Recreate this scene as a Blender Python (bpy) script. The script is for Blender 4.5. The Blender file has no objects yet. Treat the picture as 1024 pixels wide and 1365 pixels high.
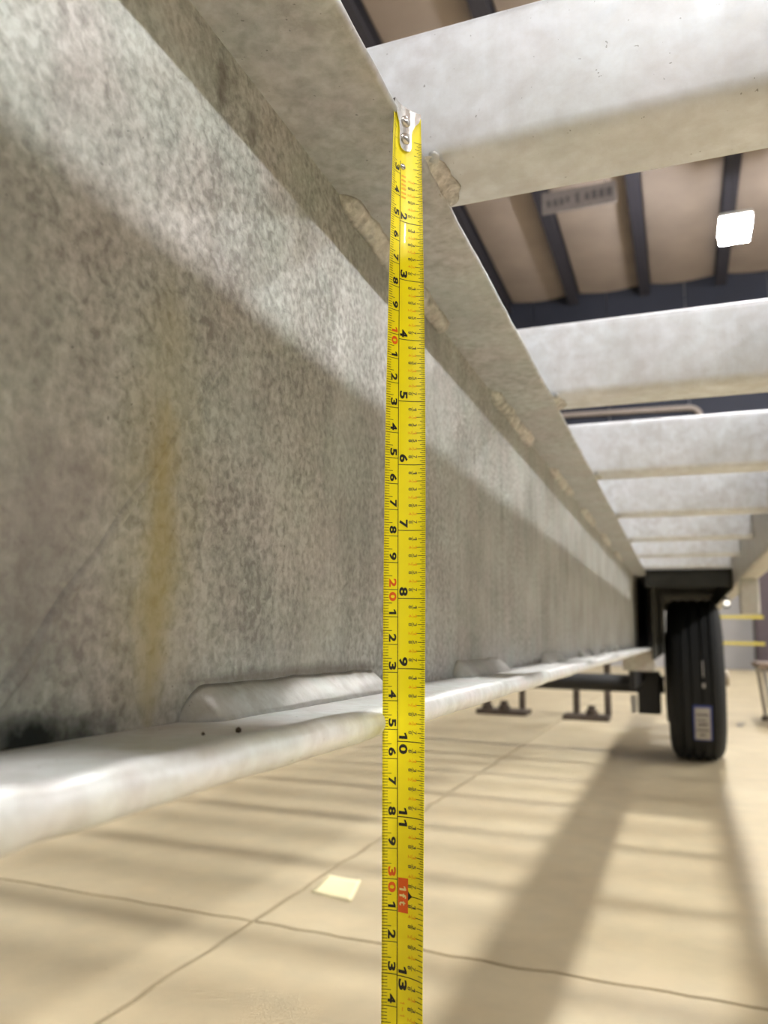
import bpy, bmesh, math, random
from mathutils import Vector, Matrix, noise

random.seed(7)
scene = bpy.context.scene
C = scene.collection
FZ = 0.453                      # height of the beam's underside above the floor
INCH = 0.0254

# ------------------------------------------------------------------ camera
F_PX, IMG_W, IMG_H = 1025.0, 1024.0, 1365.0
CAM = Vector((0.1008, -0.2738, 0.0366 + FZ))
YAW, PITCH, ROLL = math.radians(21.13), math.radians(9.07), math.radians(1.05)
fwd = Vector((-math.sin(YAW) * math.cos(PITCH), math.cos(YAW) * math.cos(PITCH), math.sin(PITCH)))
right = Vector((math.cos(YAW), math.sin(YAW), 0.0))
upv = right.cross(fwd)
r2 = math.cos(ROLL) * right + math.sin(ROLL) * upv
u2 = -math.sin(ROLL) * right + math.cos(ROLL) * upv
cam_data = bpy.data.cameras.new('camera')
cam = bpy.data.objects.new('camera', cam_data)
C.objects.link(cam)
m = Matrix.Identity(4)
for i in range(3):
    m[i][0] = r2[i]; m[i][1] = u2[i]; m[i][2] = -fwd[i]; m[i][3] = CAM[i]
cam.matrix_world = m
cam_data.sensor_fit = 'VERTICAL'
cam_data.sensor_height = 36.0
cam_data.lens = F_PX / IMG_H * 36.0
cam_data.clip_start = 0.01
cam_data.clip_end = 100
cam_data.dof.use_dof = True
cam_data.dof.focus_distance = 0.30
cam_data.dof.aperture_fstop = 13.0
scene.camera = cam

# ------------------------------------------------------------------ world, exposure
world = bpy.data.worlds.new('world')
scene.world = world
world.use_nodes = True
world.node_tree.nodes['Background'].inputs[0].default_value = (0.75, 0.8, 0.9, 1)
world.node_tree.nodes['Background'].inputs[1].default_value = 0.15
scene.view_settings.view_transform = 'Standard'
scene.view_settings.look = 'None'
scene.view_settings.gamma = 1.0
scene.view_settings.use_curve_mapping = False
scene.view_settings.exposure = 0.43
LAMP_STRENGTH = 325.0
LAMP_COLOR = (1.0, 0.985, 0.965)

# ------------------------------------------------------------------ materials
def new_mat(name):
    mt = bpy.data.materials.new(name)
    mt.use_nodes = True
    nt = mt.node_tree
    return mt, nt, nt.nodes['Principled BSDF']

def nd(nt, t, **kw):
    n = nt.nodes.new(t)
    for k, v in kw.items():
        setattr(n, k, v)
    return n

def plain(name, col, rough=0.6, metal=0.0, var=0.12, scale=20.0, bump=0.0, coat=0.0):
    mt, nt, b = new_mat(name)
    tc = nd(nt, 'ShaderNodeTexCoord')
    nz = nd(nt, 'ShaderNodeTexNoise'); nz.inputs['Scale'].default_value = scale; nz.inputs['Detail'].default_value = 6
    nt.links.new(tc.outputs['Object'], nz.inputs['Vector'])
    rp = nd(nt, 'ShaderNodeValToRGB')
    rp.color_ramp.elements[0].position = 0.3; rp.color_ramp.elements[1].position = 0.7
    rp.color_ramp.elements[0].color = tuple(max(0, c * (1 - var)) for c in col) + (1,)
    rp.color_ramp.elements[1].color = tuple(min(1, c * (1 + var)) for c in col) + (1,)
    nt.links.new(nz.outputs['Fac'], rp.inputs['Fac'])
    nt.links.new(rp.outputs['Color'], b.inputs['Base Color'])
    b.inputs['Roughness'].default_value = rough
    b.inputs['Metallic'].default_value = metal
    if coat: b.inputs['Coat Weight'].default_value = coat
    if bump:
        bp = nd(nt, 'ShaderNodeBump'); bp.inputs['Strength'].default_value = bump; bp.inputs['Distance'].default_value = 0.002
        nt.links.new(nz.outputs['Fac'], bp.inputs['Height']); nt.links.new(bp.outputs['Normal'], b.inputs['Normal'])
    return mt

def emit(name, col, s):
    mt, nt, b = new_mat(name)
    b.inputs['Base Color'].default_value = (0.9, 0.9, 0.9, 1)
    b.inputs['Emission Color'].default_value = col + (1,)
    b.inputs['Emission Strength'].default_value = s
    return mt

def math_node(nt, op, a, b=None, c=None, clamp=False):
    n = nd(nt, 'ShaderNodeMath', operation=op, use_clamp=clamp)
    for i, v in enumerate((a, b, c)):
        if v is None: continue
        if isinstance(v, (int, float)): n.inputs[i].default_value = v
        else: nt.links.new(v, n.inputs[i])
    return n.outputs[0]

def mix_col(nt, fac, a, b, blend='MIX'):
    n = nd(nt, 'ShaderNodeMix', data_type='RGBA', blend_type=blend)
    for sock, v in ((n.inputs[0], fac), (n.inputs[6], a), (n.inputs[7], b)):
        if isinstance(v, (int, float)): sock.default_value = v
        elif isinstance(v, tuple): sock.default_value = v + (1,)
        else: nt.links.new(v, sock)
    return n.outputs[2]

def galvanised(name, base, streak_axis=None, fine=1.0, rough=0.5, metal=0.35, bump=0.25, mott=0.22, stains=None, drift=1.0):
    """zinc coating: cloudy patches, fine crystalline mottle, vertical run marks"""
    mt, nt, b = new_mat(name)
    tc = nd(nt, 'ShaderNodeTexCoord')
    co = tc.outputs['Object']
    def nz(scale, detail=5, vec=co, rough_=0.6):
        n = nd(nt, 'ShaderNodeTexNoise'); n.inputs['Scale'].default_value = scale
        n.inputs['Detail'].default_value = detail; n.inputs['Roughness'].default_value = rough_
        nt.links.new(vec, n.inputs['Vector']); return n.outputs['Fac']
    big = nz(14)
    fin = nz(230 * fine, 6, rough_=0.7)
    vo = nd(nt, 'ShaderNodeTexVoronoi'); vo.inputs['Scale'].default_value = 170 * fine
    warp = nd(nt, 'ShaderNodeMix', data_type='VECTOR'); warp.inputs[0].default_value = 0.02
    nt.links.new(co, warp.inputs[4])
    nzc = nd(nt, 'ShaderNodeTexNoise'); nzc.inputs['Scale'].default_value = 60
    nt.links.new(co, nzc.inputs['Vector']); nt.links.new(nzc.outputs['Color'], warp.inputs[5])
    nt.links.new(warp.outputs[1], vo.inputs['Vector'])
    val = math_node(nt, 'MULTIPLY_ADD', big, 1.5, -0.75)
    val = math_node(nt, 'ADD', val, math_node(nt, 'MULTIPLY_ADD', fin, 1.5, -0.75))
    val = math_node(nt, 'ADD', val, math_node(nt, 'MULTIPLY_ADD', vo.outputs['Distance'], 0.35, -0.17))
    wn = nd(nt, 'ShaderNodeTexNoise'); wn.inputs['Scale'].default_value = 190 * fine; wn.inputs['Detail'].default_value = 4
    wn.inputs['Distortion'].default_value = 0.5
    nt.links.new(co, wn.inputs['Vector'])
    patch = math_node(nt, 'MULTIPLY_ADD', nz(9, 2), 4.0, -1.4, clamp=True)
    worm = math_node(nt, 'MULTIPLY', math_node(nt, 'MULTIPLY_ADD', wn.outputs['Fac'], 2.6, -1.3), math_node(nt, 'MULTIPLY_ADD', patch, 0.75, 0.2))
    val = math_node(nt, 'ADD', val, worm)
    if streak_axis is not None:
        mp = nd(nt, 'ShaderNodeMapping')
        sc = [70, 70, 70]; sc[streak_axis] = 5
        mp.inputs['Scale'].default_value = sc
        nt.links.new(co, mp.inputs['Vector'])
        st = nz(1.0, 4, mp.outputs[0])
        val = math_node(nt, 'ADD', val, math_node(nt, 'MULTIPLY_ADD', st, 0.9, -0.45))
    rp = nd(nt, 'ShaderNodeValToRGB')
    rp.color_ramp.elements[0].position = 0.0; rp.color_ramp.elements[1].position = 1.0
    lo = tuple(c * (1 - mott) * k for c, k in zip(base, (1.02, 0.99, 0.96))) + (1,)
    hi = tuple(min(1, c * (1 + mott)) for c in base) + (1,)
    rp.color_ramp.elements[0].color = lo; rp.color_ramp.elements[1].color = hi
    nt.links.new(math_node(nt, 'ADD', val, 0.5, clamp=True), rp.inputs['Fac'])
    col = rp.outputs['Color']
    # hue drift: greenish to purplish greys
    hue = nz(22, 3)
    hr = nd(nt, 'ShaderNodeValToRGB')
    hr.color_ramp.elements[0].position = 0.35; hr.color_ramp.elements[1].position = 0.65
    hr.color_ramp.elements[0].color = (0.96, 1.0, 0.97, 1); hr.color_ramp.elements[1].color = (1.0, 0.955, 0.945, 1)
    nt.links.new(hue, hr.inputs['Fac'])
    col = mix_col(nt, drift, col, hr.outputs['Color'], 'MULTIPLY')
    # dark specks of dross
    sp = nz(320, 2); spk = math_node(nt, 'MULTIPLY', math_node(nt, 'GREATER_THAN', sp, 0.735), 0.5)
    col = mix_col(nt, spk, col, (0.06, 0.055, 0.05))
    if stains:
        sep = nd(nt, 'ShaderNodeSeparateXYZ'); nt.links.new(co, sep.inputs[0])
        ax = {'x': sep.outputs[0], 'y': sep.outputs[1], 'z': sep.outputs[2]}
        wob = math_node(nt, 'MULTIPLY_ADD', nz(55, 4), 1.0, -0.5)
        for (a1, c1, h1, a2, c2, h2, colr, amt, w) in stains:
            d1 = math_node(nt, 'DIVIDE', math_node(nt, 'ABSOLUTE', math_node(nt, 'SUBTRACT', ax[a1], c1)), h1)
            d2 = math_node(nt, 'DIVIDE', math_node(nt, 'ABSOLUTE', math_node(nt, 'SUBTRACT', ax[a2], c2)), h2)
            d2 = math_node(nt, 'POWER', d2, 3.0)
            dd = math_node(nt, 'ADD', d1, d2)
            dd = math_node(nt, 'ADD', dd, math_node(nt, 'MULTIPLY', wob, w))
            fac = math_node(nt, 'MULTIPLY', math_node(nt, 'SUBTRACT', 1.3, dd, clamp=True), amt, clamp=True)
            col = mix_col(nt, fac, col, colr)
    nt.links.new(col, b.inputs['Base Color'])
    b.inputs['Metallic'].default_value = metal
    rr = math_node(nt, 'MULTIPLY_ADD', fin, 0.3, rough - 0.15)
    nt.links.new(rr, b.inputs['Roughness'])
    bp = nd(nt, 'ShaderNodeBump'); bp.inputs['Strength'].default_value = bump; bp.inputs['Distance'].default_value = 0.0012
    hgt = math_node(nt, 'ADD', math_node(nt, 'MULTIPLY', fin, 0.7), math_node(nt, 'MULTIPLY', wn.outputs['Fac'], 0.8))
    nt.links.new(hgt, bp.inputs['Height']); nt.links.new(bp.outputs['Normal'], b.inputs['Normal'])
    return mt

ZR = lambda z: z + FZ
web_stains = [
    # axis, centre, half size, axis, centre, half size, colour, amount, wobble
    ('y', -0.081, 0.0085, 'z', ZR(0.058), 0.052, (0.42, 0.33, 0.09), 0.55, 1.6),
    ('y', -0.082, 0.020, 'z', ZR(0.075), 0.075, (0.40, 0.36, 0.20), 0.35, 1.8),
    ('y', -0.128, 0.026, 'z', ZR(0.055), 0.032, (0.27, 0.25, 0.26), 0.5, 2.8),
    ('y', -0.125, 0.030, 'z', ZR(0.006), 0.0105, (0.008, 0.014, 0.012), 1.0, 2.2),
    ('y', -0.062, 0.0045, 'z', ZR(0.232), 0.010, (0.10, 0.085, 0.07), 0.5, 2.2),
    ('y', -0.040, 0.0055, 'z', ZR(0.230), 0.008, (0.10, 0.085, 0.07), 0.45, 2.6),
    ('y', 0.305, 0.0025, 'z', ZR(0.176), 0.008, (0.05, 0.045, 0.04), 0.6, 1.0),
    ('y', 0.43, 0.0028, 'z', ZR(0.158), 0.006, (0.07, 0.06, 0.05), 0.5, 1.0),
    ('y', 0.83, 0.012, 'z', ZR(0.14), 0.05, (0.13, 0.115, 0.09), 0.5, 1.2),
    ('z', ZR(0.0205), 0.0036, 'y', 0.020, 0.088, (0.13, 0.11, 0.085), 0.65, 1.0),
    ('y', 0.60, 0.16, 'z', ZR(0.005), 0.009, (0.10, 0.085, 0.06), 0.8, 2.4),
]
M = {}
M['web'] = galvanised('galvanised_web', (0.425, 0.44, 0.44), streak_axis=2, fine=1.45, stains=web_stains, mott=0.37)
M['flange'] = galvanised('galvanised_flange', (0.455, 0.47, 0.49), fine=0.7, mott=0.22)
M['lip'] = galvanised('galvanised_lip', (0.68, 0.70, 0.72), fine=0.6, rough=0.45, mott=0.14, bump=0.15)
M['cross'] = galvanised('galvanised_cross', (0.745, 0.775, 0.83), streak_axis=2, fine=0.35, drift=0.3, rough=0.5, metal=0.2, mott=0.12, bump=0.08)
M['rail'] = galvanised('galvanised_rail', (0.52, 0.51, 0.48), fine=0.35, rough=0.5, metal=0.2, mott=0.12, bump=0.08)
M['weld'] = galvanised('galvanised_weld', (0.54, 0.535, 0.52), fine=0.9, rough=0.4, mott=0.42, bump=0.9)
M['weld_bright'] = galvanised('galvanised_weld_bright', (0.50, 0.515, 0.51), fine=0.9, rough=0.36, metal=0.4, mott=0.16, bump=0.25)
M['dark_steel'] = galvanised('dark_steel', (0.04, 0.041, 0.036), fine=0.4, rough=0.55, metal=0.3, bump=0.08)
M['splice'] = plain('splice_steel', (0.13, 0.125, 0.115), rough=0.7)
M['fender'] = plain('fender_steel_shaded', (0.035, 0.035, 0.031), rough=0.95)  # steel colour darkened to carry the shade under the frame
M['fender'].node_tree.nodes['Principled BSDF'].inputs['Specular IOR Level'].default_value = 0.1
M['black_paint'] = plain('black_paint', (0.012, 0.012, 0.013), rough=0.45)
M['rubber'] = plain('tyre_rubber', (0.007, 0.008, 0.009), rough=0.8, scale=60, bump=0.1)
M['rim'] = plain('rim_steel', (0.5, 0.5, 0.5), rough=0.4, metal=0.6)
M['hub'] = plain('hub_cap', (0.30, 0.25, 0.19), rough=0.35, metal=0.6)
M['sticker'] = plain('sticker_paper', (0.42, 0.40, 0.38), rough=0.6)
M['sticker_blue'] = plain('sticker_blue', (0.04, 0.07, 0.3), rough=0.6)
M['white_plastic'] = plain('white_plastic', (0.7, 0.7, 0.68), rough=0.5)
M['yellow'] = plain('tape_yellow', (0.95, 0.82, 0.0), rough=0.4, var=0.03, scale=30, coat=0.12)
M['black_ink'] = plain('black_ink', (0.012, 0.01, 0.006), rough=0.5)
M['red_ink'] = plain('red_ink', (0.80, 0.12, 0.004), rough=0.5, var=0.04)
M['orange_ink'] = plain('orange_ink', (0.88, 0.50, 0.0), rough=0.5, var=0.04)
M['cream_ink'] = plain('cream_ink', (0.85, 0.72, 0.3), rough=0.5, var=0.03)
M['grey_ink'] = plain('grey_ink', (0.12, 0.10, 0.03), rough=0.5)
M['chrome'] = plain('bright_steel', (0.62, 0.60, 0.57), rough=0.22, metal=1.0, var=0.15, scale=400)
M['tape_case'] = plain('case_plastic', (0.75, 0.55, 0.01), rough=0.4)
M['case_dark'] = plain('case_rubber', (0.02, 0.02, 0.02), rough=0.7)
M['note'] = plain('note_paper', (0.88, 0.80, 0.50), rough=0.8, var=0.04)
M['insulation'] = plain('ceiling_insulation', (0.40, 0.335, 0.295), rough=0.85, var=0.10, scale=1.5)
M['joist'] = plain('joist_paint', (0.045, 0.043, 0.057), rough=0.6)
M['navy'] = plain('upper_wall_cladding', (0.020, 0.024, 0.042), rough=0.7, var=0.1, scale=2)
M['grey_wall'] = plain('lower_wall_paint', (0.42, 0.41, 0.41), rough=0.8, var=0.05, scale=2)
M['wall'] = plain('side_wall_liner', (0.18, 0.18, 0.185), rough=0.85, var=0.05, scale=1)
M['pipe'] = plain('pipe_paint', (0.36, 0.31, 0.28), rough=0.5)
M['sign'] = plain('sign_grey', (0.26, 0.235, 0.235), rough=0.6)
M['sign_ink'] = plain('sign_ink', (0.12, 0.11, 0.12), rough=0.6)
M['cabinet'] = plain('cabinet_plum', (0.075, 0.055, 0.065), rough=0.5)
M['cabinet_trim'] = plain('cabinet_trim', (0.12, 0.11, 0.12), rough=0.4)
M['guard_yellow'] = plain('guard_yellow', (0.55, 0.45, 0.07), rough=0.5)
M['bench_top'] = plain('bench_top', (0.20, 0.14, 0.10), rough=0.6)
M['steel'] = plain('plain_steel', (0.42, 0.40, 0.37), rough=0.4, metal=0.6)
M['rust_steel'] = plain('dark_rusty_steel', (0.075, 0.055, 0.04), rough=0.7, var=0.3)
M['lamp_housing'] = plain('lamp_housing', (0.7, 0.7, 0.7), rough=0.5)
M['lamp_glow'] = emit('lamp_glow', LAMP_COLOR, LAMP_STRENGTH)
M['dot_glow'] = emit('dot_glow', (1.0, 0.96, 0.88), 1.2)  # glow of the added dot on the rail
M['cable'] = plain('cable', (0.05, 0.05, 0.05))

def concrete():
    mt, nt, b = new_mat('concrete_floor')
    tc = nd(nt, 'ShaderNodeTexCoord'); co = tc.outputs['Object']
    def nz(s, d=6, r=0.6):
        n = nd(nt, 'ShaderNodeTexNoise'); n.inputs['Scale'].default_value = s; n.inputs['Detail'].default_value = d
        n.inputs['Roughness'].default_value = r; nt.links.new(co, n.inputs['Vector']); return n.outputs['Fac']
    rp = nd(nt, 'ShaderNodeValToRGB')
    rp.color_ramp.elements[0].position = 0.32; rp.color_ramp.elements[1].position = 0.68
    rp.color_ramp.elements[0].color = (0.45, 0.372, 0.235, 1); rp.color_ramp.elements[1].color = (0.58, 0.50, 0.33, 1)
    nt.links.new(nz(2.2), rp.inputs['Fac'])
    r_ = nd(nt, 'ShaderNodeValToRGB')
    r_.color_ramp.elements[0].position = 0.3; r_.color_ramp.elements[1].position = 0.7
    r_.color_ramp.elements[0].color = (0.92, 0.92, 0.93, 1); r_.color_ramp.elements[1].color = (1.05, 1.02, 1.0, 1)
    nt.links.new(nz(14), r_.inputs['Fac'])
    col = mix_col(nt, 1.0, rp.outputs['Color'], r_.outputs['Color'], 'MULTIPLY')
    spk = math_node(nt, 'MULTIPLY', math_node(nt, 'GREATER_THAN', nz(38, 3), 0.73), 0.45)
    col = mix_col(nt, spk, col, (0.18, 0.13, 0.08))
    nt.links.new(col, b.inputs['Base Color'])
    nt.links.new(math_node(nt, 'MULTIPLY_ADD', nz(6), 0.3, 0.38), b.inputs['Roughness'])
    bp = nd(nt, 'ShaderNodeBump'); bp.inputs['Strength'].default_value = 0.08; bp.inputs['Distance'].default_value = 0.003
    nt.links.new(nz(90), bp.inputs['Height']); nt.links.new(bp.outputs['Normal'], b.inputs['Normal'])
    return mt
M['concrete'] = concrete()
M['joint_dirt'] = plain('joint_dirt', (0.17, 0.125, 0.08), rough=0.9, var=0.3, scale=40)

# ------------------------------------------------------------------ mesh helpers
def obj(name, bm, mat, parent=None, smooth=False):
    me = bpy.data.meshes.new(name)
    bmesh.ops.recalc_face_normals(bm, faces=bm.faces)
    bm.to_mesh(me); bm.free()
    me.materials.append(M[mat] if isinstance(mat, str) else mat)
    if smooth:
        for p in me.polygons: p.use_smooth = True
    o = bpy.data.objects.new(name, me); C.objects.link(o)
    if parent: 
        o.parent = parent
        o.matrix_parent_inverse = parent_world(parent).inverted()
    return o

def parent_world(p):
    mw = p.matrix_basis.copy()
    q = p
    while q.parent:
        mw = q.parent.matrix_basis @ q.matrix_parent_inverse @ mw if False else (q.parent.matrix_basis @ q.matrix_parent_inverse) @ mw
        q = q.parent
    return mw

def thing(name, loc, label, cat, group=None):
    o = bpy.data.objects.new(name, None); C.objects.link(o)
    o.location = loc; o.empty_display_size = 0.1
    return tag(o, label, cat, group)

def tag(o, label, cat, group=None):
    o['label'] = label; o['category'] = cat
    if group: o['group'] = group
    return o

def struct(o):
    o['kind'] = 'structure'; return o

def box(bm, x0, x1, y0, y1, z0, z1, bev=0.0, seg=2):
    vs = [bm.verts.new((x, y, z)) for x in (x0, x1) for y in (y0, y1) for z in (z0, z1)]
    fs = [(0, 1, 3, 2), (4, 6, 7, 5), (0, 4, 5, 1), (2, 3, 7, 6), (0, 2, 6, 4), (1, 5, 7, 3)]
    faces = [bm.faces.new([vs[i] for i in f]) for f in fs]
    if bev:
        es = list({e for f in faces for e in f.edges})
        bmesh.ops.bevel(bm, geom=es, offset=bev, segments=seg, affect='EDGES', profile=0.5)
    return bm

def boxo(name, dims, mat, parent=None, bev=0.0):
    return obj(name, box(bmesh.new(), *dims, bev=bev), mat, parent)

def tube(bm, a, b, r, seg=16, r2_=None):
    a, b = Vector(a), Vector(b); d = (b - a).normalized()
    s = d.orthogonal().normalized(); t = d.cross(s)
    r2_ = r if r2_ is None else r2_
    ra = [bm.verts.new(a + (s * math.cos(2 * math.pi * i / seg) + t * math.sin(2 * math.pi * i / seg)) * r) for i in range(seg)]
    rb = [bm.verts.new(b + (s * math.cos(2 * math.pi * i / seg) + t * math.sin(2 * math.pi * i / seg)) * r2_) for i in range(seg)]
    for i in range(seg):
        bm.faces.new((ra[i], ra[(i + 1) % seg], rb[(i + 1) % seg], rb[i]))
    bm.faces.new(ra[::-1]); bm.faces.new(rb)
    return bm

def sweep_path(bm, pts, r, seg=12):
    rings = []
    for i, p in enumerate(pts):
        p = Vector(p)
        d = (Vector(pts[min(i + 1, len(pts) - 1)]) - Vector(pts[max(i - 1, 0)])).normalized()
        s = Vector((0, 1, 0)) if abs(d.y) < 0.9 else Vector((1, 0, 0))
        t = d.cross(s).normalized(); s = t.cross(d)
        rings.append([bm.verts.new(p + (s * math.cos(2 * math.pi * k / seg) + t * math.sin(2 * math.pi * k / seg)) * r) for k in range(seg)])
    for a, b in zip(rings, rings[1:]):
        for k in range(seg): bm.faces.new((a[k], a[(k + 1) % seg], b[(k + 1) % seg], b[k]))
    bm.faces.new(rings[0][::-1]); bm.faces.new(rings[-1])
    return bm

def sweep_y(bm, prof, ys, fn=None, axis='y'):
    """closed profile [(a, z)] swept along y (or x); fn(a, t, z, k) displaces"""
    rings = []
    for y in ys:
        ring = []
        for k, (a, z) in enumerate(prof):
            a2, z2 = fn(a, y, z, k) if fn else (a, z)
            ring.append(bm.verts.new((a2, y, z2) if axis == 'y' else (y, a2, z2)))
        rings.append(ring)
    n = len(prof)
    for r0, r1 in zip(rings, rings[1:]):
        for k in range(n):
            bm.faces.new((r0[k], r0[(k + 1) % n], r1[(k + 1) % n], r1[k]))
    bm.faces.new(rings[0]); bm.faces.new(rings[-1][::-1])
    return bm

def smooth_angle(o, ang=35):
    me = o.data
    bm = bmesh.new(); bm.from_mesh(me)
    for f in bm.faces: f.smooth = True
    for e in bm.edges:
        if len(e.link_faces) == 2 and e.calc_face_angle(0) > math.radians(ang): e.smooth = False
    bm.to_mesh(me); bm.free()
    return o

# ------------------------------------------------------------------ the hall
X0, X1, Y0, Y1, ZC = -5.4, 12.0, -9.0, 14.8, 7.39
floor = struct(boxo('floor', (X0, X1, Y0, Y1, -0.2, -0.012), 'joint_dirt'))
jx = [X0, -4.6, -0.606, 3.4, 7.4, X1]
jy = [Y0, -5.63, 0.968, 7.57, Y1]
def jit(v, w, s): return s * noise.noise(Vector((v * 17.0, w * 3.1, 0.3)))
for i in range(len(jx) - 1):
    for j in range(len(jy) - 1):
        near = (jx[i] > -5 and jx[i + 1] < 4 and jy[j] > -6 and jy[j + 1] < 8)
        bm = bmesh.new()
        a0, a1, b0, b1 = jx[i] + .004, jx[i + 1] - .004, jy[j] + .004, jy[j + 1] - .004
        n = 150 if near else 1
        s = 0.0075 if near else 0.0
        ring = []
        for k in range(n): t = a0 + (a1 - a0) * k / n; ring.append((t, b0 + jit(t, b0, s) - 0.0))
        for k in range(n): t = b0 + (b1 - b0) * k / n; ring.append((a1 + jit(t, a1, s), t))
        for k in range(n): t = a1 + (a0 - a1) * k / n; ring.append((t, b1 + jit(t, b1, s)))
        for k in range(n): t = b1 + (b0 - b1) * k / n; ring.append((a0 + jit(t, a0, s), t))
        top = [bm.verts.new((x, y, 0)) for x, y in ring]
        bot = [bm.verts.new((x, y, -0.012)) for x, y in ring]
        bm.faces.new(top)
        for k in range(len(ring)): bm.faces.new((top[k], bot[k], bot[(k + 1) % len(ring)], top[(k + 1) % len(ring)]))
        obj('floor_slab', bm, 'concrete', floor)

wall_far = struct(boxo('wall_far', (X0, X1, Y1, Y1 + .2, 0, ZC), 'grey_wall'))
for k in range(12):
    a = X0 + (X1 - X0) * k / 12; b = X0 + (X1 - X0) * (k + 1) / 12
    boxo('cladding_panel', (a + .006, b - .006, Y1 - .04, Y1, 2.6, ZC - .02), 'navy', wall_far)
struct(boxo('wall_left', (X0 - .2, X0, Y0, Y1, 0, ZC), 'wall'))
struct(boxo('wall_right', (X1, X1 + .2, Y0, Y1, 0, ZC), 'wall'))
struct(boxo('wall_back', (X0, X1, Y0 - .2, Y0, 0, ZC), 'wall'))
ceiling = struct(boxo('ceiling', (X0, X1, Y0, Y1, ZC, ZC + .2), 'insulation'))
joists = [1.04 + 1.355 * k for k in range(-8, 9) if X0 + .2 < 1.04 + 1.355 * k < X1 - .2]
for jxk in joists:
    bm = bmesh.new()
    box(bm, jxk - .10, jxk + .10, Y0, Y1 - .05, ZC - .26, ZC - .235)
    box(bm, jxk - .012, jxk + .012, Y0, Y1 - .05, ZC - .235, ZC - .02)
    box(bm, jxk - .10, jxk + .10, Y0, Y1 - .05, ZC - .02, ZC)
    obj('ceiling_joist', bm, 'joist', ceiling)
for yk in (-6.9, -.7, 5.5):
    boxo('roof_girder', (X0, X1, yk - .12, yk + .12, ZC - .23, ZC - .001), 'joist', ceiling)
ysplit = [Y0, -6.9, -3.8, -.7, 2.4, 5.5, 8.6, 11.7, Y1]
edges_x = [X0] + joists + [X1]
for a, b in zip(edges_x, edges_x[1:]):
    for c, d in zip(ysplit, ysplit[1:]):
        bm = bmesh.new()
        n = 6
        vs = [[bm.verts.new((a + .12 + (b - a - .24) * i / n, c + .13 * (c in (-6.9, -.7, 5.5)) + (d - c - .13 * (c in (-6.9, -.7, 5.5)) - .13 * (d in (-6.9, -.7, 5.5))) * j / 2,
                              ZC - .03 - .05 * math.sin(math.pi * i / n))) for j in range(3)] for i in range(n + 1)]
        for i in range(n):
            for j in range(2): bm.faces.new((vs[i][j], vs[i][j + 1], vs[i + 1][j + 1], vs[i + 1][j]))
        obj('insulation_panel', bm, 'insulation', ceiling, smooth=True)

# ------------------------------------------------------------------ high-bay lamps
def make_lamp(x, y, label, group):
    z = 5.90
    t = thing('high_bay_lamp', (x, y, z), label, 'lamp', group)
    bm = bmesh.new(); box(bm, x - .20, x + .20, y - .28, y + .28, z + .11, z + .17, bev=.01)
    obj('housing', bm, 'lamp_housing', t)
    boxo('light_box', (x - .18, x + .18, y - .26, y + .26, z, z + .11), 'lamp_glow', t)
    for s in (-1, 1):
        bm = bmesh.new(); tube(bm, (x, y + s * .2, z + .17), (x, y + s * .2, ZC - .02), .004, 6)
        obj('hanger_cable', bm, 'cable', t)
    return t
make_lamp(0.98, 10.36, 'rectangular high-bay lamp glowing white under the joists, beyond the cross members', 'high-bay lamps')
for ly in (-4.56, 2.9):
    make_lamp(0.82, ly, 'rectangular high-bay lamp of the row hung over the trailer', 'high-bay lamps')
for ly in (-4.56, -.83, 2.9, 6.63, 10.36):  # unseen row, lamps added in between to strengthen light on the web
    make_lamp(8.4, ly, 'rectangular high-bay lamp of the unseen row above the open aisle, filled out to light the web', 'high-bay lamps')

# ------------------------------------------------------------------ trailer
H, TF, XW = 0.2532, 0.0048, -0.0471        # top of top flange, its thickness, web face
TW = 0.005
XL = 2 * (XW - TW / 2)                      # inner flange edges
YA, YB = -2.6, 4.9
trailer = thing('trailer_frame', (XW, 1.2, 0), 'galvanised steel trailer frame on a black-tyred wheel, filling the view', 'trailer')

near_ys = []
y = YA
while y < YB:
    near_ys.append(y)
    y += 0.006 if -0.32 < y < 0.75 else (0.03 if -0.5 < y < 1.6 else 0.2)
near_ys.append(YB)

def n3(x, y, z=0.0): return noise.noise(Vector((x, y, z)))

# web
bm = bmesh.new()
box(bm, XW - TW, XW, YA, YB, ZR(0.004), ZR(H - TF))
web = obj('beam_web', bm, 'web', trailer)
# top flange
prof = [(XL, H - .001), (XL, H - TF + .001), (XL + .001, H - TF), (-.0016, H - TF), (-.0004, H - TF + .0008), (0, H - TF + .002), (0, H - .002), (-.001, H - .0003), (-.002, H), (XL + .001, H)]
prof = [(a, ZR(z)) for a, z in prof]
def ftop(a, y, z, k):
    if 3 <= k <= 8: a += 0.0005 * n3(y * 60, 1.7) + 0.0004 * n3(y * 14, 4.1)
    return a, z
top_flange = smooth_angle(obj('top_flange', sweep_y(bmesh.new(), prof, near_ys, ftop), 'flange', trailer), 40)
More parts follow.
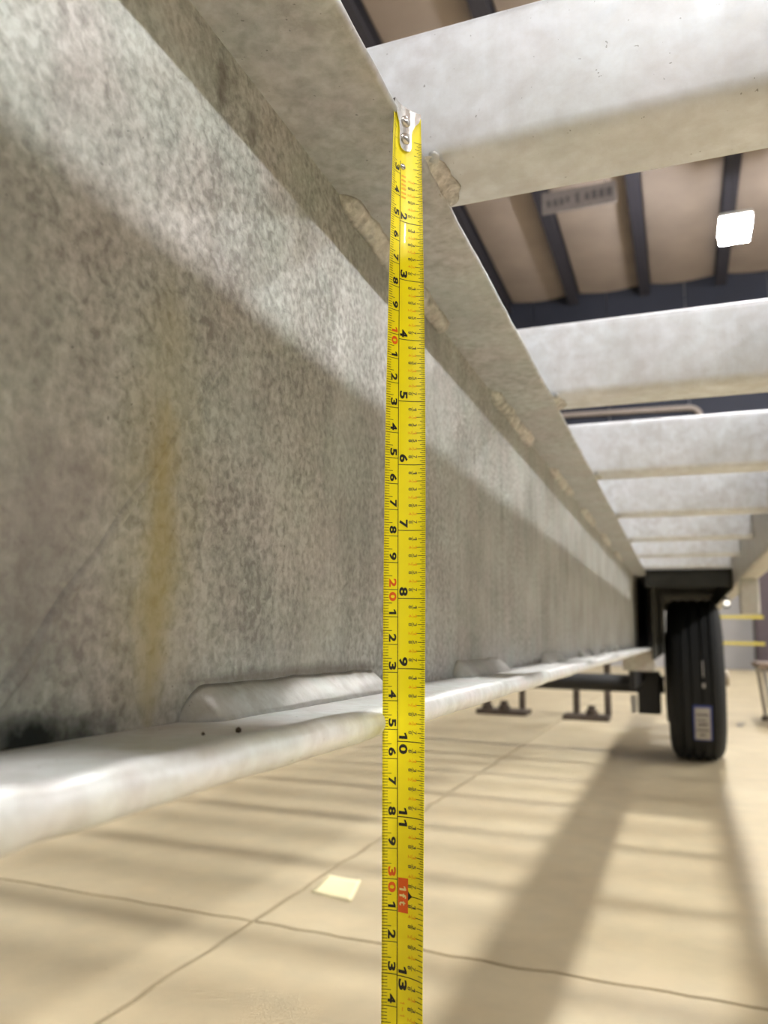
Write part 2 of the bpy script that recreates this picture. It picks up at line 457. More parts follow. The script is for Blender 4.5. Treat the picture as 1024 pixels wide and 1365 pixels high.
# bottom flange with a thick rounded zinc bead along both edges
TB = 0.0085
def half(sgn, x_edge):
    pts = []
    R_ = 0.0053
    cx, cz = x_edge - sgn * R_, 0.0053
    for k in range(11):
        a = -math.pi / 2 + math.pi * k / 10 * 1.06
        pts.append((cx + sgn * R_ * math.cos(a), cz + R_ * math.sin(a)))
    pts.append((cx - sgn * 0.0046, TB - .0004)); pts.append((cx - sgn * 0.008, TB - .0003)); pts.append((cx - sgn * 0.013, TB)); 
    return pts
rgt = half(1, 0.0); lft = half(-1, XL)
prof = [(a, ZR(z)) for a, z in rgt + lft[::-1]]
nr = len(rgt)
def fbot(a, y, z, k):
    if k < nr:
        lump = 0.0007 * n3(y * 42, 0.4, k * .16) + 0.0005 * n3(y * 9, 7.7) + 0.0004 * n3(y * 120, 2.2, k * .3)
        pass
        step = 0.0011 if y < -0.168 else 0.0
        if k < 11:
            a += lump + step * .4; z += (lump * .8 + step) * (1 if k > 5 else -.4)
    return a, z
bottom_flange = smooth_angle(obj('bottom_flange', sweep_y(bmesh.new(), prof, near_ys, fbot), 'lip', trailer), 28)

# weld beads
def weld(y0, y1, corner, dirs, leg, mat, parent, seed, step=.0025, ripple=.0013, jag=.28):
    """fillet bead in the corner, running along y; dirs = (sx, sz) away from the corner"""
    bm = bmesh.new(); rings = []
    n = max(6, int((y1 - y0) / step)); K = 7
    for i in range(n + 1):
        t = i / n; y = y0 + (y1 - y0) * t
        env = min(1, (min(t, 1 - t) * (y1 - y0) / (leg * .9)) ** .5) if 0 < t < 1 else 0.05
        l1 = leg * env * (1 + jag * n3(y * 45, seed) + jag * .45 * n3(y * 150, seed + 3))
        l2 = leg * env * (1 + jag * n3(y * 40, seed + 9) + jag * .45 * n3(y * 150, seed + 5))
        ring = []
        for k in range(K):
            a = k / (K - 1)
            px, pz = l1 * (1 - a), l2 * a
            bul = leg * (.20 if jag > .2 else .06) * env * math.sin(math.pi * a) + ripple * env * math.sin(math.pi * a) * ((math.sin(y * 1300 + 2.5 * n3(y * 30, seed)) * .5 if jag > .2 else 0) + 1.4 * n3(y * 220, a * 3, seed))
            px += bul * .707; pz += bul * .707
            ring.append(bm.verts.new((corner[0] + dirs[0] * (px - .0004), y, corner[1] + dirs[1] * (pz - .0004))))
        ring.append(bm.verts.new((corner[0] - dirs[0] * .0006, y, corner[1] - dirs[1] * .0006)))
        rings.append(ring)
    m_ = K + 1
    for r0, r1 in zip(rings, rings[1:]):
        for k in range(m_): bm.faces.new((r0[k], r0[(k + 1) % m_], r1[(k + 1) % m_], r1[k]))
    bm.faces.new(rings[0]); bm.faces.new(rings[-1][::-1])
    return obj('weld_bead', bm, mat, parent, smooth=True)

for k, (a, b) in enumerate([(-.30, -.135), (.040, .215), (.362, .545), (.69, .87), (1.01, 1.19), (1.34, 1.52), (1.67, 1.85)]):
    weld(a, b, (XW, ZR(H - TF)), (1, -1), .0085, 'weld', web, k * 3.3, step=.002 if k < 4 else .006)
for k, (a, b) in enumerate([(-.066, .105), (.245, .40), (.60, .74), (.93, 1.08), (1.26, 1.41), (1.6, 1.75)]):
    weld(a, b, (XW, ZR(TB)), (1, 1), .0115, 'weld_bright', web, 40 + k * 3.3, step=.002 if k < 4 else .006, ripple=.00022, jag=.10)
# raised run line across the web
bm = bmesh.new()
p0, p1 = Vector((-.046, .136)), Vector((-.137, .018))
d = (p1 - p0).normalized(); nrm = Vector((-d.y, d.x)); rings = []
for i in range(61):
    t = i / 60; c = p0.lerp(p1, t) + nrm * .0018 * n3(t * 6, 8.8)
    w = .0010 + .0020 * t
    hgt = .0004 + .0008 * t
    ring = []
    for k in range(7):
        a = -1 + k / 3
        q = c + nrm * w * a
        ring.append(bm.verts.new((XW - .0002 + hgt * (1 - a * a) , q.x, ZR(q.y))))
    rings.append(ring)
for r0, r1 in zip(rings, rings[1:]):
    for k in range(6): bm.faces.new((r0[k], r0[k + 1], r1[k + 1], r1[k]))
obj('zinc_run', bm, 'web', web, smooth=True)
# stiffener plates towards the axle
boxo('stiffener_plate', (XW, -.003, 3.28, 3.288, ZR(TB), ZR(H - TF)), 'rail', web)
boxo('splice_plate', (XW, XW + .006, 2.5, 3.25, ZR(TB + .002), ZR(H - TF - .004)), 'splice', web)
# specks of grit on the flange
for (px, py, r) in [(-.018, -.078, .0010), (-.02, .075, .0008), (-.023, -.088, .0006)]:
    bm = bmesh.new(); bmesh.ops.create_icosphere(bm, subdivisions=1, radius=r, matrix=Matrix.Translation((px, py, ZR(TB + r * .6))))
    for v in bm.verts: v.co += Vector((n3(v.co.x * 900, v.co.y * 900), n3(v.co.y * 900, v.co.z * 900), 0)) * r * .3
    obj('grit', bm, 'rust_steel', bottom_flange)

# the second main beam on the far side
OFF = -1.62
for src in (web, top_flange, bottom_flange):
    c = src.copy(); C.objects.link(c)
    c.location.x += OFF

# cross members: formed channels lying across both beams
def channel_prof(d, h, t, r):
    pts = []
    for k in range(6):      # outer bottom-front bend
        a = math.pi + (math.pi / 2) * k / 5
        pts.append((r + r * math.cos(a), r + r * math.sin(a)))
    pts += [(d, 0), (d, t)]
    ri = r - t
    for k in range(6):
        a = -math.pi / 2 - (math.pi / 2) * k / 5
        pts.append((r + ri * math.cos(a), r + ri * math.sin(a)))
    for k in range(6):
        a = math.pi - (math.pi / 2) * k / 5
        pts.append((r + ri * math.cos(a), h - r + ri * math.sin(a)))
    pts += [(d, h - t), (d, h)]
    for k in range(6):
        a = math.pi / 2 + (math.pi / 2) * k / 5
        pts.append((r + r * math.cos(a), h - r + r * math.sin(a)))
    return pts
CM_Y = [-2.155, -1.79, -1.425, -1.06, -.695, -.33, .036, .412, .765, 1.130, 1.497, 1.860, 2.225, 2.59, 2.955, 3.32, 3.685, 4.05, 4.415, 4.78]
cp = channel_prof(.041, .0725, .005, .0085)
for yk in CM_Y:
    pr = [(a + yk, ZR(H) + z) for a, z in cp]
    o = smooth_angle(obj('cross_member', sweep_y(bmesh.new(), pr, [-1.92, -1.0, -.2, 0.0, .249], axis='x'), 'cross', trailer), 30)
    if -0.1 < yk < 1.6:
        # weld where the channel crosses the flange edge
        bm = bmesh.new()
        rings = []
        n = 26
        for i in range(n + 1):
            t = i / n; yy = yk - .004 + .046 * t
            s = max(.06, math.sin(math.pi * min(1, t * 1.02 + .02)) ** .5) * (1 + .35 * n3(yy * 90, yk))
            ring = []
            for k in range(6):
                a = k / 5
                ring.append(bm.verts.new((-.0012 + .0095 * s * (1 - a) * (1 + .2 * n3(yy * 160, a)), yy, ZR(H) - .0002 - .0042 * s * a + .0012 * s * math.sin(math.pi * a))))
            ring.append(bm.verts.new((-.0012, yy, ZR(H))))
            rings.append(ring)
        for r0, r1 in zip(rings, rings[1:]):
            for k in range(7): bm.faces.new((r0[k], r0[(k + 1) % 7], r1[(k + 1) % 7], r1[k]))
        bm.faces.new(rings[0]); bm.faces.new(rings[-1][::-1])
        obj('weld_bead', bm, 'weld', o, smooth=True)
        bm = bmesh.new(); bmesh.ops.create_icosphere(bm, subdivisions=2, radius=.0027, matrix=Matrix.Translation((.0028, yk - .0005, ZR(H) + .0008)))
        for v in bm.verts: v.co += Vector((n3(v.co.x * 300, v.co.y * 300), n3(v.co.y * 300, v.co.z * 300), .3 * n3(v.co.z * 300, v.co.x * 300))) * .0022
        obj('weld_bead', bm, 'weld_bright', o, smooth=True)

# side rails
cr = channel_prof(.043, .150, .005, .008)
pr = [(.249 + a, ZR(.2) + z) for a, z in cr]
rail = smooth_angle(obj('side_rail', sweep_y(bmesh.new(), pr, [YA, 0, 2, YB]), 'rail', trailer), 30)
pr = [(-1.92 - a, ZR(.2) + z) for a, z in cr]
smooth_angle(obj('side_rail', sweep_y(bmesh.new(), pr, [YA, YB]), 'rail', trailer), 30)
bm = bmesh.new(); box(bm, .247, .293, 1.95, 2.0, ZR(.106), ZR(.202), bev=.003)
pk = obj('stake_pocket', bm, 'rail', trailer)
bm = bmesh.new(); tube(bm, (.262, 2.90, ZR(.178)), (.262, 2.925, ZR(.178)), .010, 20)
ml = obj('glow_dot', bm, 'dot_glow', trailer)  # added glowing dot, in place of a distant lamp
ml['label'] = 'small round white glowing dot standing in for a distant lamp'
bm = bmesh.new(); box(bm, .252, .272, 2.925, 2.94, ZR(.16), ZR(.203))
obj('dot_bracket', bm, 'dark_steel', ml)

# fender box over the wheel, the frame's shade put into its dark colour
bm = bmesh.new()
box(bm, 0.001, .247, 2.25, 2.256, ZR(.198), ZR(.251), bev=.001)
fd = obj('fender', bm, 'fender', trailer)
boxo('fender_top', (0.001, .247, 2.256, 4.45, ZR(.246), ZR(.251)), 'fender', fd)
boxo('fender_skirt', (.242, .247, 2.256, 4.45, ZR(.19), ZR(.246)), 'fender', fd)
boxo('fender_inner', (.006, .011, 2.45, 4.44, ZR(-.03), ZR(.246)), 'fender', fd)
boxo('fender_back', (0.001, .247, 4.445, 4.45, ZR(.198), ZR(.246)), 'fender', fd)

# axle, hanger and torsion arm
AY, AZ = 3.35, 0.332
bm = bmesh.new(); tube(bm, (-1.66, AY, ZR(-.155)), (.02, AY, ZR(-.155)), .038, 24)
ax = obj('axle', bm, 'black_paint', trailer, smooth=False); smooth_angle(ax)
for off in (0, OFF):
    bm = bmesh.new(); box(bm, -.1 + off, .008 + off, 2.60, 2.612, ZR(-.072), ZR(0), bev=.002)
    hb = obj('axle_hanger', bm, 'rail', trailer)
    bm = bmesh.new(); box(bm, -.08 + off, -.06 + off, 2.612, 3.42, ZR(-.14), ZR(0), bev=.002)
    obj('hanger_web', bm, 'black_paint', hb)
    bm = bmesh.new(); box(bm, -.088 + off, .004 + off, AY - .07, AY + .05, ZR(-.278), ZR(-.10), bev=.006)
    obj('torsion_arm', bm, 'black_paint', ax)
bm = bmesh.new(); box(bm, -.118, -.092, AY - .074, AY - .070, ZR(-.275), ZR(-.20), bev=.001)
tg = obj('plastic_tag', bm, 'white_plastic', ax); tg['label'] = 'white plastic tag'

# wheel
def lathe(prof, cx, cy, cz, seg=72, bm=None, closed=True):
    bm = bm or bmesh.new(); rings = []
    for i in range(seg):
        a = 2 * math.pi * i / seg
        rings.append([bm.verts.new((cx + x, cy + r * math.cos(a), cz + r * math.sin(a))) for x, r in prof])
    n = len(prof)
    for i in range(seg):
        r0, r1 = rings[i], rings[(i + 1) % seg]
        for k in range(n if closed else n - 1):
            bm.faces.new((r0[k], r0[(k + 1) % n], r1[(k + 1) % n], r1[k]))
    return bm
RT = AZ
def tyre_prof():
    h = [(.070, .195), (.092, .215), (.105, .245), (.108, .268), (.104, .292), (.096, .311), (.086, .322)]
    tread = []
    gro = [-.055, -.02, .02, .055]
    tread.append((.076, RT - .003))
    pts = []
    for g in gro[::-1]:
        pts += [(g + .005, RT - .001), (g + .004, RT - .009), (g - .004, RT - .009), (g - .005, RT - .001)]
    full = h + [(.079, RT - .004)] + pts + [(-.079, RT - .004)] + [(-x, r) for x, r in h[::-1]]
    return full
wheels = []
for wx in (.145, -1.62 - .0966 - .145):
    tyre = smooth_angle(obj('wheel_tyre', lathe(tyre_prof(), wx, AY, AZ, 80), 'rubber', trailer), 40)
    rimp = [(-.085, .198), (-.07, .19), (-.05, .165), (.03, .16), (.045, .12), (.05, .06), (.045, .06), (.035, .12), (.02, .15), (-.06, .158), (-.08, .185)]
    s = 1 if wx > 0 else -1
    smooth_angle(obj('wheel_rim', lathe([(x * s, r) for x, r in rimp], wx, AY, AZ, 48), 'rim', tyre), 30)
    bm = bmesh.new(); tube(bm, (wx - s * .12, AY, AZ), (wx + s * .08, AY, AZ), .062, 28); tube(bm, (wx + s * .08, AY, AZ), (wx + s * .132, AY, AZ), .036, 24, .030)
    smooth_angle(obj('wheel_hub', bm, 'hub', tyre))
    bm = lathe([(-.11 * s, .19), (-.118 * s, .19), (-.118 * s, .02), (-.11 * s, .02)], wx, AY, AZ, 40)
    obj('brake_drum', bm, 'black_paint', tyre)
    wheels.append(tyre)
# maker's sticker on the tread
def tread_patch(name, x0, x1, a0, a1, lift, mat):
    bm = bmesh.new(); n = 12; rows = []
    for i in range(n + 1):
        a = math.radians(a0 + (a1 - a0) * i / n); r = RT + lift
        rows.append([bm.verts.new((x, AY - r * math.cos(a), AZ - r * math.sin(a))) for x in (x0, x1)])
    for r0, r1 in zip(rows, rows[1:]): bm.faces.new((r0[0], r0[1], r1[1], r1[0]))
    return obj(name, bm, mat, wheels[0])
tread_patch('sticker', .128, .196, 16, 44, .0006, 'sticker_blue')
tread_patch('sticker_face', .134, .190, 17.5, 43, .0012, 'sticker')
for (a0, a1, x0, x1) in [(22, 23.2, .14, .184), (26, 27, .14, .175), (29, 30.5, .145, .18), (34, 35, .14, .184), (38, 39.5, .15, .17)]:
    tread_patch('sticker_print', x0, x1, a0, a1, .0016, 'joist')
tread_patch('pale_mark', .168, .172, -14, -3, .0006, 'sticker')  # small pale marks on the tread
tread_patch('pale_mark', .165, .176, 1, 4, .0006, 'sticker')

# ------------------------------------------------------------------ tape measure
TOPZ = ZR(H)
tape = thing('tape_measure', (.012, -.02, 0), 'yellow steel tape measure hooked over the top flange, marked in inches and centimetres', 'tape measure')
R_T = 0.0185
def smooth_interp(tab, s):
    for (s0, v0), (s1, v1) in zip(tab, tab[1:]):
        if s <= s1:
            t = max(0, min(1, (s - s0) / (s1 - s0))); t = t * t * (3 - 2 * t) * .5 + t * .5
            return v0 + (v1 - v0) * t
    return tab[-1][1]
TWIST = [(-1, 46), (0, 44), (1, 39), (2, 33), (3, 27), (4, 20), (5, 13), (6, 6), (7, 0), (8, -6), (9, -11), (10, -16), (11, -20), (12, -24), (13, -27), (15, -30), (28, -32)]
def tape_pt(u, s, lift=0.0):
    """u across (m, -0.008..0.008, + is image right), s along (m from the hook)"""
    si = s / INCH
    cx = .002 + .0005 * si; cyv = -.0297 * s; cz = TOPZ - s
    a = math.radians(19.5 + smooth_interp(TWIST, si))
    e = Vector((math.cos(a), math.sin(a), 0)); nrm = Vector((math.sin(a), -math.cos(a), 0))   # towards the viewer
    th = u / R_T
    return Vector((cx, cyv, cz)) + e * (R_T * math.sin(th)) + nrm * (R_T * (1 - math.cos(th)) - .0012 + lift)
S_END = (TOPZ - .062)
bm = bmesh.new()
us = [-.008 + .016 * k / 14 for k in range(15)]
ss = [.0004 + (S_END - .0004) * k / 260 for k in range(261)]
fr = [[bm.verts.new(tape_pt(u, s)) for u in us] for s in ss]
bk = [[bm.verts.new(tape_pt(u, s, -.00014)) for u in us] for s in ss]
for a, b, flip in ((fr, None, 0), (bk, None, 1)):
    for i in range(len(ss) - 1):
        for k in range(14):
            q = (a[i][k], a[i][k + 1], a[i + 1][k + 1], a[i + 1][k])
            bm.faces.new(q[::-1] if flip else q)
for i in range(len(ss) - 1):
    bm.faces.new((fr[i][0], fr[i + 1][0], bk[i + 1][0], bk[i][0])); bm.faces.new((fr[i][14], bk[i][14], bk[i + 1][14], fr[i + 1][14]))
blade = obj('blade', bm, 'yellow', tape, smooth=True)

inks = {}
LIFT = {'black': .00010, 'red': .00009, 'orange': .00010, 'cream': .00016, 'grey': .00010}
def ink_bm(ink):
    if ink not in inks: inks[ink] = bmesh.new()
    return inks[ink], LIFT[ink.split('_')[0]]
def bar(ink, u0, u1, s0, s1, n=None):
    bmk, lf = ink_bm(ink)
    n = n or max(1, int(abs(u1 - u0) / .0012)); ns = max(1, int(abs(s1 - s0) / .004))
    g = [[bmk.verts.new(tape_pt(u0 + (u1 - u0) * i / n, s0 + (s1 - s0) * j / ns, lf)) for j in range(ns + 1)] for i in range(n + 1)]
    for i in range(n):
        for j in range(ns): bmk.faces.new((g[i][j], g[i + 1][j], g[i + 1][j + 1], g[i][j + 1]))
def mark(u0, u1, s, w=.00022, ink='black'): bar(ink, u0, u1, s - w / 2, s + w / 2)
_glyph = {}
def glyph(ch, bold):
    if ch == '1':
        return [(.52, 0), (1, 0), (1, 1), (.60, 1), (.0, .80), (.0, .60), (.52, .72)], [(0, 1, 2, 6), (2, 3, 6), (3, 4, 6), (4, 5, 6)]
    key = (ch, bold)
    if key not in _glyph:
        cu = bpy.data.curves.new('glyph', 'FONT'); cu.body = ch; cu.size = 1.0; cu.offset = bold; cu.resolution_u = 4
        o = bpy.data.objects.new('glyph', cu)
        me = o.to_mesh()
        vs = [(v.co.x, v.co.y) for v in me.vertices]; fs = [tuple(p.vertices) for p in me.polygons]
        o.to_mesh_clear(); bpy.data.objects.remove(o); bpy.data.curves.remove(cu)
        _glyph[key] = (vs, fs)
    return _glyph[key]
def text(ink, ch, u0, u1, s0, s1, bold=.02):
    """one character filling u0..u1 (its height) and s0..s1 (its width); reads downwards"""
    vs, fs = glyph(ch, bold)
    xs = [v[0] for v in vs]; ysv = [v[1] for v in vs]
    ax_, bx_, ay_, by_ = min(xs), max(xs), min(ysv), max(ysv)
    bmk, lf = ink_bm(ink)
    nv = [bmk.verts.new(tape_pt(u0 + (u1 - u0) * (y - ay_) / (by_ - ay_), s0 + (s1 - s0) * (x - ax_) / (bx_ - ax_), lf)) for x, y in vs]
    for f in fs:
        try: bmk.faces.new([nv[i] for i in f])
        except ValueError: pass
DIV = -.00255
bar('black', DIV - .00014, DIV + .00014, .024, S_END - .02)
wid = {'1': .0016}
def digit(ink, ch, u0, u1, s_anchor, after, w=.0029):
    w = w * (.62 if ch == '1' else 1.0)
    gap = .0009
    s0 = s_anchor + gap if after else s_anchor - gap - w
    text(ink, ch, u0, u1, s0, s0 + w, .036)
# centimetre side
for mm in range(6, 520):
    s = mm / 1000
    if s > S_END - .03: break
    if mm % 10 == 0:
        if mm >= 30: mark(-.0079, DIV, s)
        else: mark(-.0079, -.0052, s)
    elif mm % 5 == 0: mark(-.0079, -.0047, s, .0002)
    else: mark(-.0079, -.0060, s, .00018)
U0, U1 = -.0058, -.0031
for cm in range(3, 50):
    s = cm / 100
    if cm % 10 == 0:
        digit(f'red_{cm}', str(cm // 10), U0, U1, s, False, .0031); digit(f'red_{cm}', '0', U0, U1, s, True, .0034)
    else:
        digit('black', str(cm % 10), U0, U1, s, False)
# inch side
V0, V1 = DIV + .0005, DIV + .0036
fr_lab = {1: ('1', '8'), 2: ('1', '4'), 3: ('3', '8'), 4: ('1', '2'), 5: ('5', '8'), 6: ('3', '4'), 7: ('7', '8')}
for k in range(16, 20 * 32):
    if k > 12 * 32 and k % 2: continue
    s = k / 32 * INCH
    if s > S_END - .03: break
    e8, r8 = divmod(k, 4)
    if k % 32 == 0:
        if k == 12 * 32: mark(.0021, .0079, s, .0002)
        elif k >= 64: mark(DIV, .0079, s, .00026)
        else: mark(.0042, .0079, s)
    elif r8 == 0:
        eighth = e8 % 8
        mark(.0050 if eighth % 2 else .0045, .0079, s, .0002)
        ink = 'grey' if eighth % 2 else 'orange'
        if k > 36:
            a, b = fr_lab[eighth]
            w = .00105
            text(ink, a, .0032, .0046, s - w / 2, s + w / 2, .012)
            text(ink, b, .0014, .0027, s - w / 2, s + w / 2, .012)
            mark(.00285, .00302, s, .0017, ink)
    elif k % 2 == 0: mark(.0058, .0079, s, .00019)
    else: mark(.0064, .0079, s, .00016)
for n in range(2, 20):
    s = n * INCH
    if n == 12: continue
    st = str(n)
    if len(st) == 1: digit('black', st, V0, V1, s, False, .0032)
    else:
        digit('black', st[0], V0, V1, s, False, .0034); digit('black', st[1], V0, V1, s, True, .0034)
s12 = 12 * INCH
bar('red_flag', DIV + .0003, DIV + .0040, s12 - .0055, s12 + .0056)
text('cream', '1', DIV + .0008, DIV + .0033, s12 - .0029, s12 - .0015, .03)
text('cream', 'f', DIV + .0008, DIV + .0033, s12 - .0005, s12 + .0010, .03)
text('cream', 't', DIV + .0008, DIV + .0031, s12 + .0018, s12 + .0033, .03)
bmk = ink_bm('black')[0]
tri = [bmk.verts.new(tape_pt(DIV + .0040, s12 - .0015, .00014)), bmk.verts.new(tape_pt(DIV + .0056, s12, .00014)), bmk.verts.new(tape_pt(DIV + .0040, s12 + .0015, .00014))]
bmk.faces.new(tri)
s13 = 13 * INCH
for ch, a, b in (('1', .0078, .0084), ('-', .0094, .0106), ('1', .0116, .0122)):
    text('orange', ch, DIV + .0012, DIV + .0028, s13 + a, s13 + b, .01) if ch != '-' else bar('orange', DIV + .0019, DIV + .0022, s13 + a, s13 + b)
# faint orange print under the hook
for k in range(6):
    bar('orange', DIV + .0006, DIV + .0030, .0300 + k * .0019, .0300 + k * .0019 + .0009)
names = {'black': 'black_scale_print', 'red': 'red_numeral', 'orange': 'orange_fraction_print', 'cream': 'foot_lettering', 'grey': 'dark_fraction_print'}
for k, bmk in inks.items():
    base = k.split('_')[0]
    po = obj('foot_flag' if k == 'red_flag' else names[base], bmk, base + '_ink', blade)
    if base in ('black', 'orange', 'grey'): po['kind'] = 'stuff'

# end hook
def hook_mesh():
    bm = bmesh.new()
    outline = []   # (u half width, s)
    rows = [(-.0011, .0079), (.0005, .0079), (.003, .0071), (.0055, .0052), (.008, .0039), (.0105, .0034), (.0150, .0034), (.0172, .0031), (.0185, .0022), (.0190, .0010)]
    fr_, bk_ = [], []
    for s, hw in rows:
        fr_.append([bm.verts.new(tape_pt(hw * (-1 + 2 * k / 6) - .0006, s, .0009)) for k in range(7)])
        bk_.append([bm.verts.new(tape_pt(hw * (-1 + 2 * k / 6) - .0006, s, .0002)) for k in range(7)])
    for L, fl in ((fr_, 0), (bk_, 1)):
        for a, b in zip(L, L[1:]):
            for k in range(6):
                q = (a[k], a[k + 1], b[k + 1], b[k]); bm.faces.new(q[::-1] if fl else q)
    nR = len(rows)
    for i in range(nR - 1):
        bm.faces.new((fr_[i][0], fr_[i + 1][0], bk_[i + 1][0], bk_[i][0])); bm.faces.new((fr_[i][6], bk_[i][6], bk_[i + 1][6], fr_[i + 1][6]))
    for k in range(6):
        bm.faces.new((fr_[-1][k], fr_[-1][k + 1], bk_[-1][k + 1], bk_[-1][k]))
    # lip bent back over the flange
    a = math.radians(19.5 + 44); back = Vector((-math.sin(a), math.cos(a), 0))
    tf_ = [bm.verts.new(v.co + back * .0085 + Vector((0, 0, .0002))) for v in fr_[0]]
    tb_ = [bm.verts.new(v.co + back * .0085 + Vector((0, 0, -.0006))) for v in fr_[0]]
    lo = [bm.verts.new(v.co + Vector((0, 0, -.0007)) + back * .0007) for v in fr_[0]]
    for k in range(6):
        bm.faces.new((fr_[0][k], tf_[k], tf_[k + 1], fr_[0][k + 1]))
        bm.faces.new((tf_[k], tb_[k], tb_[k + 1], tf_[k + 1]))
        bm.faces.new((tb_[k], lo[k], lo[k + 1], tb_[k + 1]))
        bm.faces.new((fr_[0][k], fr_[0][k + 1], lo[k + 1], lo[k]))
    return bm
hook = obj('end_hook', hook_mesh(), 'chrome', tape)
hook['label'] = 'bright steel end hook'
for s_r, r_, lift in ((.0055, .0024, .0010), (.0135, .0024, .0010), (.0262, .0014, .0001)):
    bm = bmesh.new()
    c = tape_pt(-.0006 if s_r < .02 else -.0012, s_r, lift)
    a = math.radians(19.5 + smooth_interp(TWIST, s_r / INCH)); nrm = Vector((math.sin(a), -math.cos(a), 0))
    mt_ = Matrix.Translation(c) @ nrm.to_track_quat('Z', 'Y').to_matrix().to_4x4() @ Matrix.Diagonal((r_, r_, r_ * .55, 1))
    bmesh.ops.create_uvsphere(bm, u_segments=18, v_segments=10, radius=1.0, matrix=mt_)
    obj('rivet', bm, 'chrome', hook, smooth=True)
# case standing on the floor, the blade running up out of its mouth
pc = tape_pt(0, S_END)
bm = bmesh.new(); box(bm, pc.x - .018, pc.x + .018, pc.y - .012, pc.y + .055, 0.0, .064, bev=.010, seg=3)
case = smooth_angle(obj('case', bm, 'tape_case', tape))
bm = bmesh.new(); box(bm, pc.x - .0195, pc.x + .0195, pc.y - .004, pc.y + .045, 0.012, .050, bev=.008, seg=3)
obj('case_grip', bm, 'case_dark', case)

# ------------------------------------------------------------------ things on the floor
corners = [Vector((-.583, 1.143)), Vector((-.491, 1.125)), Vector((-.518, 1.236)), Vector((-.597, 1.254))]
bm = bmesh.new(); n = 8; g, gb = [], []
for i in range(n + 1):
    row, rowb = [], []
    for j in range(n + 1):
        u, v = i / n, j / n
        p = (corners[0] * (1 - u) + corners[1] * u) * (1 - v) + (corners[3] * (1 - u) + corners[2] * u) * v
        z = .0012 + .006 * max(0, u + v - 1.2) ** 2 + .004 * max(0, u - v - .4) ** 2 + .003 * max(0, .35 - u) ** 2
        row.append(bm.verts.new((p.x, p.y, z + .0006))); rowb.append(bm.verts.new((p.x, p.y, z - .0008)))
    g.append(row); gb.append(rowb)
for i in range(n):
    for j in range(n):
        bm.faces.new((g[i][j], g[i + 1][j], g[i + 1][j + 1], g[i][j + 1])); bm.faces.new((gb[i][j], gb[i][j + 1], gb[i + 1][j + 1], gb[i + 1][j]))
for i in range(n):
    bm.faces.new((g[i][0], gb[i][0], gb[i + 1][0], g[i + 1][0])); bm.faces.new((g[i][n], g[i + 1][n], gb[i + 1][n], gb[i][n]))
    bm.faces.new((g[0][i], g[0][i + 1], gb[0][i + 1], gb[0][i])); bm.faces.new((g[n][i], gb[n][i], gb[n][i + 1], g[n][i + 1]))
tag(obj('paper_note', bm, 'note', smooth=True), 'pale yellow square paper note lying on the concrete floor joint', 'note')

def stand(x0, x1, y, posts, bolts, label):
    t = thing('support_stand', ((x0 + x1) / 2, y, 0), label, 'stand', 'support stands behind the axle')
    boxo('base_plate', (x0, x1, y - .10, y + .10, 0, .028), 'rust_steel', t)
    top = 0.62
    for px, py in posts:
        bm = bmesh.new(); tube(bm, (px, py, .028), (px, py, top), .021, 12)
        smooth_angle(obj('post', bm, 'rust_steel', t))
    xs = [p[0] for p in posts]
    bm = bmesh.new(); box(bm, min(xs) - .06, max(xs) + .06, y - .05, y + .09, top, top + .02)
    obj('head_plate', bm, 'rust_steel', t)
    for bx_, by_ in bolts:
        bm = bmesh.new(); tube(bm, (bx_, by_, .028), (bx_, by_, .058), .040, 6); tube(bm, (bx_, by_, .058), (bx_, by_, .085), .024, 10)
        obj('anchor_bolt', bm, 'rust_steel', t)
    return t
stand(-1.16, -.84, 4.80, [(-.895, 4.88)], [(-1.10, 4.76), (-.985, 4.74)], 'dark steel stand with two bolts beside its single post, behind the beam')
stand(-.60, -.33, 4.72, [(-.535, 4.78), (-.345, 4.78)], [(-.435, 4.70)], 'dark steel stand with twin posts and one anchor bolt, below the axle')

bm = bmesh.new()
pts = [(.375, 4.80, .001), (.40, 4.77, .002), (.425, 4.80, .018), (.405, 4.84, .004), (.385, 4.83, .012)]
vs = [bm.verts.new(p) for p in pts]; vs2 = [bm.verts.new((p[0], p[1], p[2] + .004)) for p in pts]
ctr, ctr2 = bm.verts.new((.40, 4.805, .004)), bm.verts.new((.40, 4.805, .016))
for i in range(5):
    bm.faces.new((vs[i], vs[(i + 1) % 5], ctr)); bm.faces.new((vs2[i], ctr2, vs2[(i + 1) % 5])); bm.faces.new((vs[i], vs2[i], vs2[(i + 1) % 5], vs[(i + 1) % 5]))
tag(obj('metal_scrap', bm, 'steel'), 'small crumpled metal scrap on the floor near the low bench', 'scrap')

# low bench beside the wheel
bt = thing('low_bench', (.76, 5.0, 0), 'low bench with splayed silver legs standing past the wheel', 'bench')
boxo('bench_top', (.51, 1.19, 4.78, 5.3, .335, .365), 'bench_top', bt, bev=.004)
for lx, fx in ((.54, .575), (1.16, 1.125)):
    for ly, fy in ((4.83, 4.80), (5.25, 5.28)):
        bm = bmesh.new(); tube(bm, (lx, ly, .336), (fx, fy, .02), .013, 14)
        lg = smooth_angle(obj('leg', bm, 'steel', bt))
        bm = bmesh.new(); tube(bm, (fx, fy, 0), (fx, fy, .028), .030, 16, .020)
        obj('foot', bm, 'rust_steel', lg)

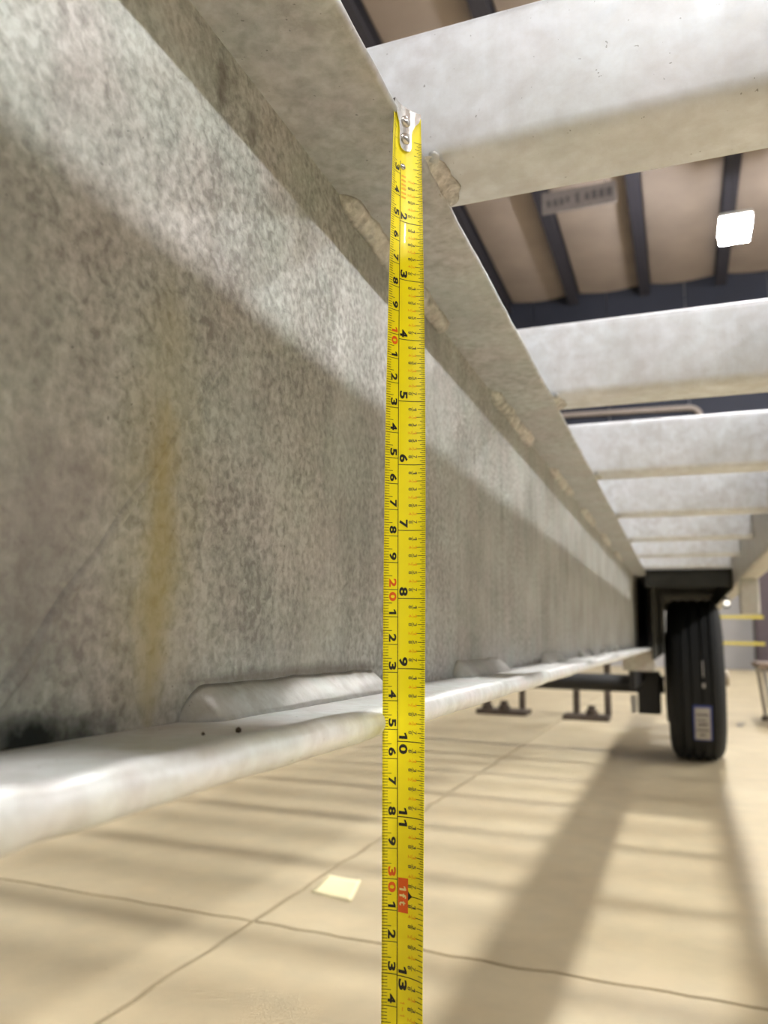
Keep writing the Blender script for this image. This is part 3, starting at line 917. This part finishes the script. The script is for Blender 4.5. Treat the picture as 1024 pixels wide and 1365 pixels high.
# ------------------------------------------------------------------ far end of the hall
cb = thing('steel_cabinet', (1.84, 14.5, 0), 'dark plum steel cabinet against the far grey wall', 'cabinet')
boxo('cabinet_body', (1.26, 2.5, 14.22, 14.76, .06, 1.95), 'cabinet', cb, bev=.01)
boxo('plinth', (1.30, 2.46, 14.26, 14.74, 0, .06), 'cabinet_trim', cb)
for a, b in ((1.275, 1.87), (1.88, 2.485)):
    d_ = boxo('cabinet_door', (a, b, 14.20, 14.22, .08, 1.93), 'cabinet', cb)
    hx = b - .06 if a < 1.5 else a + .06
    boxo('handle', (hx - .012, hx + .012, 14.17, 14.20, .9, 1.1), 'steel', d_)
gr = thing('guard_rail', (.9, 13.8, 0), 'yellow two-bar guard rail in front of the far wall', 'rail')
for z in (.455, .885):
    boxo('rail_bar', (.40, 1.35, 13.78, 13.82, z - .024, z + .024), 'guard_yellow', gr)
for x in (.45, .60):
    boxo('post', (x - .03, x + .03, 13.82, 13.88, 0, 1.0), 'guard_yellow', gr)

sg = thing('hanging_sign', (-1.03, 10.0, 6.3), 'grey rectangular sign with blurred lettering hung under the ceiling joists', 'sign')
boxo('sign_board', (-1.53, -.51, 9.98, 10.02, 6.45, 6.77), 'sign', sg, bev=.005)
for (a, b, z0_, z1_) in [(-1.46, -1.40, 6.54, 6.64), (-1.37, -1.31, 6.54, 6.64), (-1.28, -1.22, 6.54, 6.64), (-1.19, -1.15, 6.56, 6.66), (-1.06, -1.01, 6.53, 6.68), (-.93, -.87, 6.55, 6.66), (-.84, -.77, 6.55, 6.68), (-.74, -.67, 6.55, 6.68), (-.64, -.56, 6.55, 6.68)]:
    boxo('sign_lettering', (a, b, 9.976, 9.981, z0_, z1_), 'sign_ink', sg)
for x in (-1.4, -.65):
    bm = bmesh.new(); tube(bm, (x, 10, 6.77), (x, 10, ZC - .03), .005, 6); obj('hanger_cable', bm, 'cable', sg)

PY = 14.69
pts = [(-4.5, PY, 4.83), (-1.8, PY, 4.83), (.38, PY, 4.78)]
for k in range(1, 8):
    a = math.pi / 2 * k / 7
    pts.append((.38 + .2 * math.sin(a), PY, 4.58 + .2 * math.cos(a)))
pts += [(.58, PY, 4.1), (.58, PY, 2.7)]
bm = sweep_path(bmesh.new(), pts, .05, 14)
pp = tag(smooth_angle(obj('wall_pipe', bm, 'pipe'), 50), 'pale tan pipe bending down on the dark upper wall', 'pipe')
for x in (-3.8, -1.2):
    boxo('pipe_bracket', (x - .02, x + .02, PY, 14.77, 4.81, 4.85), 'joist', pp)
